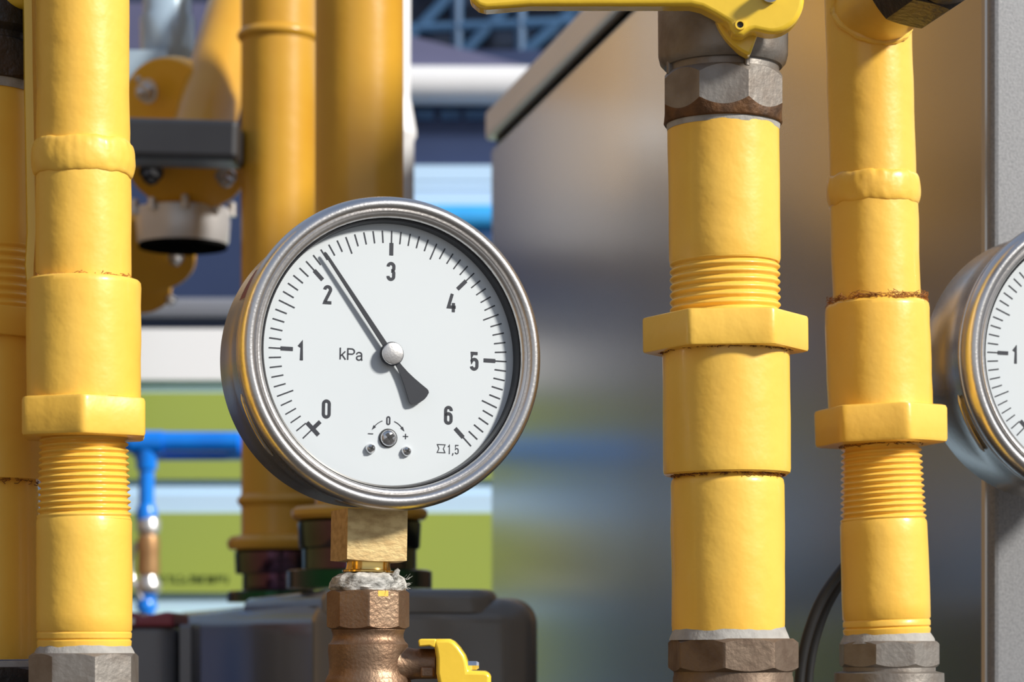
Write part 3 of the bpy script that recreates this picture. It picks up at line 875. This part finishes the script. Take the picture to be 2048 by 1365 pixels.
# ------------------------------------------------------------------ bronze valve below the centre gauge
bpy.context.view_layer.update()
def gauge_valve(gauge, label):
    base = gauge.matrix_basis @ Vector((0, stem_y, -0.0765))
    Yb = base.y
    s = Yb / F
    rt = thing('ball_valve', label, 'valve', base)
    top = 1140.0
    zz = lambda py: (top - py) * s
    mk(rt, 'sealing_tape', loft([(60 * s, zz(1184)), (74 * s, zz(1178)), (77 * s, zz(1170)), (76 * s, zz(1160)), (72 * s, zz(1150)), (60 * s, zz(1143)), (46 * s, zz(1140))], 96,
                                 warp=lambda t, r, z_: (r + 0.0012 * noise.noise(Vector((math.cos(t) * 3, math.sin(t) * 3, z_ * 500))), z_ + 0.0006 * noise.noise(Vector((math.cos(t) * 5, math.sin(t) * 5, 3))))), 'tape_white')
    rnd = random.Random(4)
    T = []
    for i in range(26):
        a = math.radians(rnd.uniform(-60, 20))
        p = Vector((76 * s * math.cos(a), 76 * s * math.sin(a), zz(rnd.uniform(1150, 1175))))
        d = Vector((math.cos(a) + rnd.uniform(-.4, .4), math.sin(a), rnd.uniform(-.6, .9)))
        q = [p + d * (0.0018 * j / 4) * rnd.uniform(.5, 1.6) + Vector((0, 0, rnd.uniform(-1, 1) * .0003)) for j in range(4)]
        T.append(tube(q, 0.00008, 4))
    nub = [Vector((48 * s, -40 * s, zz(1160))), Vector((56 * s, -45 * s, zz(1148))), Vector((60 * s, -46 * s, zz(1138))), Vector((64 * s, -46 * s, zz(1134)))]
    T.append(tube(nub, [0.0018, .0013, .001, .0006], 8))
    o = mk(rt, 'loose_fibres', join(*T), 'tape_white')
    o['kind'] = 'stuff'
    ph = math.radians(-90 + 4.8)
    mk(rt, 'hex_end', nut(8, 83 * s, zz(1252), zz(1175), ph, cham=0.75, seg=192), 'bronze', 24)
    fa = math.radians(-90 + 4.8 + 22.5)
    chip = xform(box(-0.0001, 0.00012, -13 * s, 9 * s, zz(1188), zz(1177)), Matrix.Rotation(fa, 4, 'Z') @ Matrix.Translation((83 * s * math.cos(PI / 8), 0, 0)))
    obj('paint_chip', chip[0], chip[1], 'yellow', rt.children[-1], smooth=False)
    mk(rt, 'body', loft([(70 * s, zz(1246)), (74 * s, zz(1254)), (71 * s, zz(1262)), (71 * s, zz(1270)), (74 * s, zz(1277)), (80 * s, zz(1283)), (80.5 * s, zz(1296)), (79 * s, zz(1310)), (78 * s, zz(1330)), (79 * s, zz(1342)), (83 * s, zz(1349)), (86 * s, zz(1356)),
                         (86 * s, zz(1385)), (78 * s, zz(1400)), (72 * s, zz(1430))], 128, warp=bumpy(0.0001, 150)), 'bronze')
    mk(rt, 'riser', loft([(60 * s, zz(1425)), (60 * s, -base.z + 0.001)], 64), 'yellow')
    ax = Vector((1, -0.12, 0)).normalized()
    c = Vector((0, 0, zz(1322)))
    mk(rt, 'spindle_boss', between(c + ax * 60 * s, c + ax * 140 * s, [(0, 44 * s), (0.14, 40 * s), (0.26, 33 * s), (0.45, 30.5 * s), (0.98, 30 * s), (1, 29 * s)]), 'bronze')
    lug = box(106 * s, 134 * s, -48 * s, -22 * s, zz(1349), zz(1327))
    o = mk(rt, 'stop_pin', lug, 'bronze')
    bevel_obj(o, 0.0009, 3)
    # wing handle
    cx = 741.0
    hv = lambda px, py: ((px - cx) * s, zz(py))
    ol = [hv(871, 1276), hv(880, 1272), hv(906, 1272), hv(915, 1277), hv(925, 1288), hv(936, 1304), hv(941, 1318), hv(943, 1335), hv(975, 1336), hv(985, 1340), hv(987, 1348), hv(986, 1400), hv(900, 1400), hv(888, 1385), hv(879, 1340), hv(879, 1310), hv(876, 1292)]
    h1 = mk(rt, 'handle', extrude_outline(ol, -0.0125, 0.0125), 'yellow_plastic', 50)
    bevel_obj(h1, 0.0014, 3)
    ol2 = [hv(843, 1275), hv(848, 1272), hv(880, 1272), hv(876, 1290), hv(866, 1286), hv(845, 1288)]
    h2 = obj('handle_hood', *extrude_outline(ol2, -0.0125, 0.0125), 'yellow_plastic', h1, sharp=50)
    bevel_obj(h2, 0.0006, 2)
    n1 = between(Vector(((938 - cx) * s, -0.003, zz(1325))), Vector(((963 - cx) * s, -0.003, zz(1325))), [(0, 10 * s), (.8, 10 * s), (1, 7 * s)], 6)
    obj('spindle_nut', *n1, 'chrome', h1, sharp=20)
    return rt


gauge_valve(g1, 'brown bronze valve with yellow handle below the centre gauge')

# ------------------------------------------------------------------ background: risers into the gas meter
def riser(label, Y, cx, r, ring_ys, yfl, rfl, ycb, rc, ynb, rn, ybase, rbase, m='yellow_far'):
    yb = ybase + 20
    rt = thing('gas_pipe', label, 'pipe', P(cx, yb, Y), group='yellow pipes entering the gas meter')
    s = Y / F
    z = lambda py: (yb - py) * s
    mk(rt, 'pipe', loft([(r * s, z(yfl - 4)), (r * s, z(400)), (r * s, z(-420))], 64), m)
    for ry in ring_ys:
        rings = [((r - 1 + 9 * math.sin(PI * i / 8)) * s, z(ry) + (i - 4) * 3.2 * s) for i in range(9)]
        mk(rt, 'weld_bead', loft(rings, 64), m)
    h = 13
    mk(rt, 'flange', loft([(rfl * .8 * s, z(yfl + h)), (rfl * .95 * s, z(yfl + h)), (rfl * s, z(yfl + h * .4)), (rfl * s, z(yfl - h * .4)), (rfl * .93 * s, z(yfl - h)), (r * s, z(yfl - h - 4))], 64), m)
    u = mk(rt, 'union_nut', loft([(rc * .97 * s, z(ycb)), (rc * s, z(ycb - 5)), (rc * 1.02 * s, z(yfl + h + 6)), (rc * .95 * s, z(yfl + h - 2))], 64), 'union')
    mk(rt, 'union_sleeve', loft([(rn * .98 * s, z(ynb)), (rn * s, z(ynb - 3)), (rn * s, z(ycb - 4))], 64), 'union')
    mk(rt, 'union_base', loft([(rbase * s, z(ybase + 6)), (rbase * s, z(ynb - 2)), (rbase * .96 * s, z(ynb - 5))], 64), 'union_green')
    return rt


Y1, Y2 = 1.80, 1.42
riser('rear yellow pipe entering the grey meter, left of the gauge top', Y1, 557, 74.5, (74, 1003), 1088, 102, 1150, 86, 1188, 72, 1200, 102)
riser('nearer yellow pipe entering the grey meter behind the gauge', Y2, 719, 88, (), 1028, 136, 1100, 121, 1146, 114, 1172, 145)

# gas meter: one long rounded casing seen along its length
def vec2(px, Y):
    return Vector(((px - 1024) / F * Y, Y, 0))
A = vec2(640, 1.33)
Cc = vec2(330, 1.98)
Lm = (Cc - A).length
ang = math.atan2((Cc - A).y, (Cc - A).x)
zt = CZ + (HY - 1181) / F * 1.36
mt = thing('gas_meter', 'big grey rounded gas meter at the foot of the two rear pipes', 'meter', (A.x, A.y, 0), (0, 0, ang))
wth = 0.124


def rounded_slab(x0, x1, y0, y1, z0, z1, rv, rt_, seg=8):
    """box with vertical corners of radius rv and a top edge of radius rt_"""
    def outline(ins):
        r = max(rv - ins, 0.001)
        pts = []
        for cx_, cy_, a0 in ((x1 - rv, y1 - rv, 0), (x0 + rv, y1 - rv, 90), (x0 + rv, y0 + rv, 180), (x1 - rv, y0 + rv, 270)):
            for i in range(seg + 1):
                a = math.radians(a0 + 90 * i / seg)
                pts.append((cx_ + r * math.cos(a), cy_ + r * math.sin(a)))
        return pts
    V, n = [], 4 * (seg + 1)
    levels = [(0, z0)] + [(rt_ * (1 - math.cos(PI / 2 * i / 8)), z1 - rt_ + rt_ * math.sin(PI / 2 * i / 8)) for i in range(9)]
    for ins, zv in levels:
        V += [(x, y, zv) for x, y in outline(ins)]
    Fc = []
    for l in range(len(levels) - 1):
        for i in range(n):
            j = (i + 1) % n
            Fc.append((l * n + i, l * n + j, (l + 1) * n + j, (l + 1) * n + i))
    Fc.append(tuple(range(n))[::-1])
    Fc.append(tuple(range((len(levels) - 1) * n, len(levels) * n)))
    return V, Fc


# local x runs from the near corner to the far end, local -y is towards the right
body = rounded_slab(0, Lm, -wth, 0, CZ - 0.22, zt - 0.004, 0.028, 0.014)
obj('casing', *body, 'meter', mt)
lid = rounded_slab(0.0, Lm * 0.46, -wth + 0.024, -0.004, zt - 0.012, zt + 0.0005, 0.02, 0.006)
obj('raised_top', *lid, 'meter', mt)
obj('stand', *join(box(0.08, 0.12, -wth * .7, -wth * .3, 0, CZ - 0.215), box(Lm - .12, Lm - .08, -wth * .7, -wth * .3, 0, CZ - 0.215)), 'dark_bar', mt, smooth=False)

# small red topped meter left of it
Y = 1.62
s = Y / F
rm = thing('small_meter', 'grey box with a red and white top beside the left foreground pipe', 'meter', (P(305, 1365, Y).x, Y, 0))
zr = lambda py: CZ + (HY - py) * s
o = obj('housing', *rounded_slab(-70 * s, 57 * s, -0.03, 0.05, zr(1500), zr(1254), 0.012, 0.004), 'meter_small', rm)
o = obj('housing', *rounded_slab(63 * s, 92 * s, -0.03, 0.02, zr(1500), zr(1250), 0.008, 0.003), 'meter_small', rm)
tp = [(-75 * s, zr(1255)), (-75 * s, zr(1222)), (-20 * s, zr(1228)), (-8 * s, zr(1236)), (10 * s, zr(1232)), (40 * s, zr(1226)), (55 * s, zr(1227)), (56 * s, zr(1255))]
top = obj('cap', *extrude_outline(tp, -0.032, 0.045), 'red', rm, smooth=False)
bevel_obj(top, 0.002, 2)
st = obj('cap_stripe', *box(-62 * s, -20 * s, -0.0335, 0.03, zr(1250), zr(1238)), 'white', top, smooth=False)
obj('post', *box(-10 * s, 10 * s, -0.01, 0.01, 0, zr(1498)), 'dark_bar', rm, smooth=False)

# blue pipework with the brass check valve
Y = 2.9
s = Y / F
bp = thing('water_pipe', 'bright blue painted pipe running behind the left foreground pipe', 'pipe', P(293, 893, Y))
z = lambda py: (893 - py) * s
x = lambda px: (px - 293) * s
def hpipe(rt, name, x0, x1, py, r, m, yo=0.0):  # horizontal run
    return mk(rt, name, between((x(x0), yo, z(py)), (x(x1), yo, z(py)), [(0, r * s), (1, r * s)], 32), m)
hpipe(bp, 'pipe', -140, 478, 885, 21, 'blue')
hpipe(bp, 'pipe', 262, 500, 905, 13, 'blue', 0.03)
hpipe(bp, 'end_fitting', 452, 500, 893, 27, 'blue', 0.012)
hpipe(bp, 'tee_fitting', 262, 326, 887, 25, 'blue')
mk(bp, 'drop_pipe', loft([(15.5 * s, z(1042)), (15.5 * s, z(955)), (15.5 * s, z(885))], 32), 'blue')
mk(bp, 'tee_socket', loft([(20 * s, z(940)), (21 * s, z(936)), (21 * s, z(885))], 32), 'blue')
mk(bp, 'pipe_socket', loft([(21.5 * s, z(1042)), (21.5 * s, z(1022)), (16 * s, z(1010))], 32), 'blue')
mk(bp, 'lower_pipe', loft([(15.5 * s, z(1500)), (15.5 * s, z(1175))], 32), 'blue')
mk(bp, 'lower_socket', loft([(20 * s, z(1222)), (21 * s, z(1210)), (17 * s, z(1200)), (21 * s, z(1192)), (20 * s, z(1180))], 32), 'blue')
cv = thing('check_valve', 'small brass and silver valve on the blue drop pipe', 'valve', P(297, 1110, Y))
z2 = lambda py: (1110 - py) * s
mk(cv, 'body', loft([(22 * s, z2(1150)), (23 * s, z2(1140)), (22 * s, z2(1112)), (23 * s, z2(1088)), (21 * s, z2(1072))], 32), 'brass_far')
mk(cv, 'union_nut', loft([(17 * s, z2(1080)), (17 * s, z2(1070)), (24 * s, z2(1062)), (24 * s, z2(1042)), (20 * s, z2(1036))], 32), 'zinc')
mk(cv, 'union_nut', loft([(22 * s, z2(1188)), (26 * s, z2(1180)), (26 * s, z2(1168)), (18 * s, z2(1155)), (18 * s, z2(1146))], 32), 'zinc')
hp = [Vector((-25 * s, 0, z2(1085))), Vector((-34 * s, 0, z2(1120))), Vector((-32 * s, -.004, z2(1160))), Vector((-10 * s, -.01, z2(1200)))]
mk(cv, 'handle', tube(hp, 5 * s, 10), 'zinc')

# right hand blue pipe far behind the gauge
o = obj('water_pipe', *between(P(800, 437, 4.33), P(1080, 437, 4.33), [(0, 27 * 4.33 / F), (1, 27 * 4.33 / F)], 40), 'sky_blue')
tag(o, 'bright blue horizontal pipe just above right of the centre gauge', 'pipe')

# white downpipe beside the nearer riser
Y = 2.0
s = Y / F
wp = thing('drain_pipe', 'white vertical pipe with a socket, peeking out behind the nearer yellow riser', 'pipe', P(797, 600, Y))
z = lambda py: (600 - py) * s
mk(wp, 'pipe', loft([(24 * s, z(200)), (24 * s, z(-300))], 40), 'white')
mk(wp, 'socket', loft([(31 * s, -0.0 - P(797, 600, Y).z), (31 * s, z(282)), (36 * s, z(274)), (36 * s, z(264)), (31 * s, z(236)), (24 * s, z(196))], 40), 'white')

# ------------------------------------------------------------------ flanged valve assembly, upper left
Y = 1.86
s = Y / F
def pv(px, py, dy=0.0):
    return P(px, py, Y + dy)
ac = thing('steel_cylinder', 'blue grey polished cylinder at the top left behind the foreground pipe', 'cylinder', pv(335, 60, 0.12))
zc = lambda py: (60 - py) * s * 1.06
mk(ac, 'tube', loft([(46 * s, zc(130)), (55 * s, zc(112)), (58 * s, zc(100)), (58 * s, zc(38)), (52 * s, zc(28)), (52 * s, zc(-200))], 64), 'cylinder')
mk(ac, 'base_block', box(-80 * s, 10 * s, -0.03, 0.03, zc(175), zc(118)), 'cylinder')

dp = thing('diagonal_pipe', 'yellow pipe with a bolted flange slanting down to the charcoal bar, upper left', 'pipe', pv(405, 225))
org = dp.location.copy()
pa, pb = pv(396, 290, -0.02) - org, pv(497, -60, 0.10) - org
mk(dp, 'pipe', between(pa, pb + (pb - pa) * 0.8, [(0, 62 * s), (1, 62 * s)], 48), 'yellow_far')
ad = (pb - pa).normalized()


def disc(c, nrm, R, th, m, name, parent, seg=64):
    nrm = Vector(nrm).normalized()
    mq = Matrix.Translation(c) @ nrm.to_track_quat('Z', 'Y').to_matrix().to_4x4()
    return obj(name, *xform(loft([(R * .97, -th / 2), (R, -th / 2 + 0.001), (R, th / 2 - 0.001), (R * .97, th / 2)], seg), mq), m, parent)


def bolt_head(c, nrm, R, parent, dark=False):
    nrm = Vector(nrm).normalized()
    mq = Matrix.Translation(c) @ nrm.to_track_quat('Z', 'Y').to_matrix().to_4x4()
    vf = join(loft([(R, 0), (R, R * .25), (R * .8, R * .3)], 24), nut(6, R * .72, R * .25, R * .95, 0.3, cham=.6), loft([(R * .32, R * .9), (R * .32, R * 1.3), (R * .2, R * 1.4)], 16))
    return obj('bolt', *xform(vf, mq), 'dark_bar' if dark else 'zinc', parent)


fl = dp
n_up = Vector((-0.45, -0.82, -0.30)).normalized()
fc = pv(348, 232, 0.03) - org
fl = disc(fc, n_up, 118 * s, 0.012, 'yellow_flange', 'flange', fl)
col = pv(385, 200, -0.03) - org
bolt_head(pv(297, 182, 0.012) - org, n_up, 25 * s, fl)
bolt_head(pv(282, 157, 0.03) - org, n_up, 12 * s, fl)

bar = obj('support_bar', *box(-150 * s, 93 * s, -0.02, 0.02, -38 * s, 38 * s), 'dark_bar', smooth=False)
bar.location = pv(385, 288, -0.085)
bar.rotation_euler = (0, math.radians(1.5), 0)
bevel_obj(bar, 0.004, 2)
tag(bar, 'horizontal charcoal bar across the yellow flanges, upper left', 'bar')


def lower_flange(label, cx, cy, R, bolts, nrm, dy):
    rt = thing('pipe_flange', label, 'flange', pv(cx, cy, dy), group='bolted yellow flanges')
    o = rt.location.copy()
    disc(Vector((0, 0, 0)), nrm, R * s, 0.012, 'yellow_flange', 'disc', rt)
    for bx_, by_, br_, dk in bolts:
        bolt_head(pv(bx_, by_, dy - 0.012) - o, nrm, br_ * s, rt, dk)
    return rt


n_lo = Vector((0.0, -0.52, -0.85)).normalized()
lower_flange('yellow flange with two bolts hanging under the charcoal bar', 375, 331, 116, ((452, 350, 21, False), (303, 342, 24, True)), n_lo, -0.02)
lower_flange('yellow flange below the black rimmed drum', 280, 503, 118, ((352, 514, 16, False),), n_lo, 0.105)
lower_flange('small yellow flange edge beside the left foreground socket', 268, 570, 82, ((342, 598, 12, False),), n_lo, 0.17)

dr = thing('valve_drum', 'silver drum with a dark bottom between the yellow flanges', 'drum', pv(366, 448, 0.035))
zd = lambda py: (440 - py) * s
mk(dr, 'shell', loft([(88 * s, zd(486)), (93 * s, zd(476)), (96 * s, zd(440)), (96 * s, zd(412)), (84 * s, zd(408))], 64), 'drum')
mk(dr, 'bottom_plate', loft([(80 * s, zd(492)), (90 * s, zd(490)), (90 * s, zd(482))], 64), 'gasket')
mk(dr, 'top_plate', loft([(70 * s, zd(412)), (70 * s, zd(385))], 48), 'fitting_dark')
for a in range(0, 360, 40):
    c = Vector((100 * s * math.cos(math.radians(a)), 100 * s * math.sin(math.radians(a)), zd(425)))
    obj('bolt', *loft([(9 * s, c.z), (9 * s, c.z + 26 * s), (5 * s, c.z + 30 * s)], 12, off=(c.x, c.y, 0)), 'zinc', dr)

# ------------------------------------------------------------------ stainless cabinet on the right
Yl_, Yr_ = 2.2, 1.112
pl, pr = vec2(982, Yl_), vec2(1968, Yr_)
dv = pl - pr
Lc = dv.length
ac_ = math.atan2(dv.y, dv.x)
cab = thing('steel_cabinet', 'brushed stainless steel cabinet filling the right background', 'cabinet', (pr.x, pr.y, 0), (0, 0, ac_))
zlid = CZ + (HY - 221) / F * Yl_
zgap = CZ + (HY - 284) / F * Yl_
# local x: from the near corner to the far end; local -y: into the cabinet (to the right)
obj('body', *box(0, Lc, -0.7, 0, 0.05, zgap - 0.006), 'stainless', cab, smooth=False)
bevel_obj(bpy.data.objects['body.003'] if False else cab.children[-1], 0.003, 2)
o = obj('gasket', *box(0.004, Lc - 0.004, -0.69, -0.004, zgap - 0.006, zgap + 0.002), 'gasket', cab, smooth=False)
o = obj('lid', *box(-0.004, Lc + 0.006, -0.7, 0.004, zgap + 0.002, zlid), 'lid', cab, smooth=False)
bevel_obj(o, 0.003, 2)
o = obj('plinth', *box(0.02, Lc - 0.02, -0.68, -0.02, 0, 0.05), 'dark_bar', cab, smooth=False)
o = obj('front_panel', *box(-0.009, -0.001, -0.7, 0.0, 0.06, zlid + .1), 'galv', cab, smooth=False)
bevel_obj(o, 0.003, 3)

# black cables behind the far right pipe
Y = 1.06
for k_, (dx, lab) in enumerate(((0, 'left of two black cables curving behind the far right pipe'), (17, 'right of two black cables curving behind the far right pipe'))):
    pts = []
    ctrl = [(1712 + dx, 1105), (1672 + dx, 1155), (1640 + dx, 1205), (1617 + dx, 1265), (1604 + dx, 1320), (1598 + dx, 1380), (1597 + dx, 1480), (1600 + dx, 1700)]
    for i in range(len(ctrl) - 1):
        for j in range(6):
            u = j / 6
            p0, p1, p2, p3 = ctrl[max(i - 1, 0)], ctrl[i], ctrl[i + 1], ctrl[min(i + 2, len(ctrl) - 1)]
            q = [0.5 * ((2 * p1[c]) + (-p0[c] + p2[c]) * u + (2 * p0[c] - 5 * p1[c] + 4 * p2[c] - p3[c]) * u * u + (-p0[c] + 3 * p1[c] - 3 * p2[c] + p3[c]) * u ** 3) for c in (0, 1)]
            pts.append(P(q[0], q[1], Y + 0.012 * k_))
    pts.append(Vector((pts[-1].x, pts[-1].y, 0.006)))
    o = obj('cable', *tube(pts, 10.5 * Y / F, 14), 'cable')
    tag(o, lab, 'cable', 'black cables behind the pipes')

# ------------------------------------------------------------------ striped booth wall and the building behind
Y = 3.2
s = Y / F
x0, x1 = -2.4, 0.6
zw = lambda py: CZ + (HY - py) * s
wall = thing('striped_wall', 'low booth wall with green, white and pale blue bands behind the meters', 'wall', (0, Y, 0))
def band(name, y0, y1, m, dep=0.0, th=0.03):
    return obj(name, *box(x0, x1, -dep, th, zw(y1) if y1 < 9000 else 0.0, zw(y0)), m, wall, smooth=False)
band('white_board', 660, 762, 'whitepanel', 0.012)
band('blue_band', 762, 787, 'lightblue')
gb = band('green_board', 787, 960, 'green', 0.010)
band('blue_band', 960, 990, 'lightblue', 0.002)
band('blue_band', 990, 1027, 'lightblue', 0.008)
gb2 = band('green_board', 1027, 1186, 'green', 0.010)
band('blue_band', 1186, 1230, 'lightblue')
band('green_board', 1230, 1400, 'green', 0.010)
band('blue_band', 1400, 9999, 'lightblue')
# a line of small dark lettering along the lower green board, too blurred to read
rnd = random.Random(12)
T = []
px_ = 318.0
while px_ < 458:
    w_ = rnd.uniform(5, 8)
    for seg_ in range(rnd.choice((2, 3, 3))):
        if rnd.random() < .5:
            xx = px_ + rnd.choice((0, w_ - 2))
            T.append(box((xx - 1024) * s, (xx + 2 - 1024) * s, -0.0112, -0.0095, zw(1167), zw(1152)))
        else:
            yy = rnd.choice((1152, 1158, 1164))
            T.append(box((px_ - 1024) * s, (px_ + w_ - 1024) * s, -0.0112, -0.0095, zw(yy + 3), zw(yy)))
    px_ += w_ + rnd.choice((2, 2, 2, 6))
obj('small_print', *join(*T), 'green_ink', gb2, smooth=False)

Y = 3.6
s = Y / F
zw = lambda py: CZ + (HY - py) * s
o = obj('beam', *box(-2.6, 0.5, 0, 0.12, zw(642), zw(594)), 'greybeam', smooth=False)
o.location.y = Y
bevel_obj(o, 0.012, 3)
tag(o, 'grey horizontal beam above the white board, left background', 'beam')

Y = 4.4
s = Y / F
zw = lambda py: CZ + (HY - py) * s
xw = lambda px: (px - 1024) * s
bw = obj('wall_back', *box(-4.0, 1.6, 0, 0.1, 0, zw(100)), 'navy', smooth=False)
bw.location.y = Y
structure(bw, 'dark navy wall of the building behind')
# pale blue ribbed cladding on the right of the navy wall
cl = thing('wall_cladding', 'pale blue ribbed cladding above right of the centre gauge', 'cladding', (0, Y, 0))
for y0, y1 in ((337, 368), (370, 386), (388, 420), (422, 470), (472, 520)):
    obj('slat', *box(xw(760), xw(1200), -0.03, 0.0, zw(y1), zw(y0)), 'lightblue', cl, smooth=False)
# lattice reflections under the gutter, built as pale strips
for (a, b, lab) in ((832, 868, 'leftmost'), (882, 920, 'middle'), (930, 985, 'rightmost')):
    o = obj('reflection_strip', *box(xw(a), xw(b), -0.012, 0, zw(240), zw(222)), 'slate', smooth=False)
    o.location.y = Y
    tag(o, lab + ' of the pale reflection strips on the navy wall under the white gutter', 'strip', 'pale reflection strips under the gutter')
gt = obj('gutter', *between((xw(500), Y - .03, zw(177)), (xw(1300), Y - .03, zw(180)), [(0, 38 * s), (1, 38 * s)], 40), 'white')
tag(gt, 'thick white horizontal pipe behind the top of the cabinet', 'pipe')
aw = obj('awning', *extrude_outline([(xw(600), zw(140)), (xw(600), zw(20)), (xw(810), zw(74)), (xw(1075), zw(142)), (xw(1075), zw(150)), (xw(600), zw(150))], 0.0, 0.5), 'violet', smooth=False)
aw.location.y = Y - 0.02
tag(aw, 'violet grey sloping awning above the white gutter', 'awning')
aw2 = obj('awning', *box(xw(-800), xw(560), 0, 0.2, zw(330), zw(-200)), 'violet', smooth=False)
aw2.location.y = Y + 0.7
tag(aw2, 'violet grey cladding glimpsed above the slanting pipe, top left', 'cladding')

Y = 5.4
s = Y / F
zw = lambda py: CZ + (HY - py) * s
xw = lambda px: (px - 1024) * s
b2 = obj('wall_tower', *box(xw(-1500), xw(2200), 0, 0.2, 0, zw(-700)), 'navy_dark', smooth=False)
b2.location.y = Y
structure(b2, 'dark tall building far behind')
tr = thing('lattice_truss', 'blurred blue steel lattice behind the lever at the top', 'truss', (0, Y - .05, 0))
for (a0, a1) in (((760, 150), (960, -60)), ((860, 190), (1110, -80)), ((1010, 150), (1250, -60)), ((820, 70), (1240, 52)), ((820, -20), (1260, -30)), ((915, 190), (915, -90)), ((1040, 190), (1040, -90)), ((1160, 190), (1160, -90))):
    pA, pB = Vector((xw(a0[0]), 0, zw(a0[1]))), Vector((xw(a1[0]), 0, zw(a1[1])))
    obj('truss_member', *between(pA, pB, [(0, 0.012), (1, 0.012)], 8), 'slate', tr)

# ------------------------------------------------------------------ unseen boards and wall added left of the pipes to colour the steel's reflections
Y = 3.05
sb = thing('reflection_boards', 'hidden coloured boards added behind the left pipes for the steel to reflect', 'boards', (0, Y, 0))
zb_ = lambda py: CZ + (HY - py) / F * 3.35
def board(name, x0, x1, y0, y1, m):
    return obj(name, *box(x0, x1, 0, 0.04, zb_(y1) if y1 < 9000 else 0.0, zb_(y0)), m, sb, smooth=False)
board('tan_board', -0.75, -0.56, 20, 430, 'tan')
board('tan_board', -0.56, -0.485, 20, 260, 'tan')
board('white_board', -0.56, -0.485, 260, 540, 'whitepanel')
board('umber_board', -0.75, -0.56, 430, 600, 'umber')
board('umber_board', -0.56, -0.485, 540, 600, 'umber')
board('gold_board', -2.4, -1.35, -300, 985, 'gold_board')
board('umber_board', -1.35, -0.75, -300, 620, 'umber')
board('slate_board', -1.35, -0.485, 600, 815, 'slate_board')
board('olive_board', -1.35, -0.485, 815, 960, 'olive')
board('dark_board', -2.4, -1.35, 985, 9999, 'dark_brown')
board('steel_blue_board', -1.35, -0.485, 960, 1190, 'steel_blue')
board('navy_board', -1.35, -0.485, 1190, 1420, 'navy')
board('dark_board', -1.35, -0.485, 1420, 9999, 'dark_brown')
lw = obj('added_wall_left', *box(-2.6, -2.45, -3.5, 5.3, 0, 3.2), 'ochre', smooth=False)  # added out of view to cut blue reflections and dim the left side
structure(lw, 'dull ochre wall added outside the view to darken reflections and light from the left')
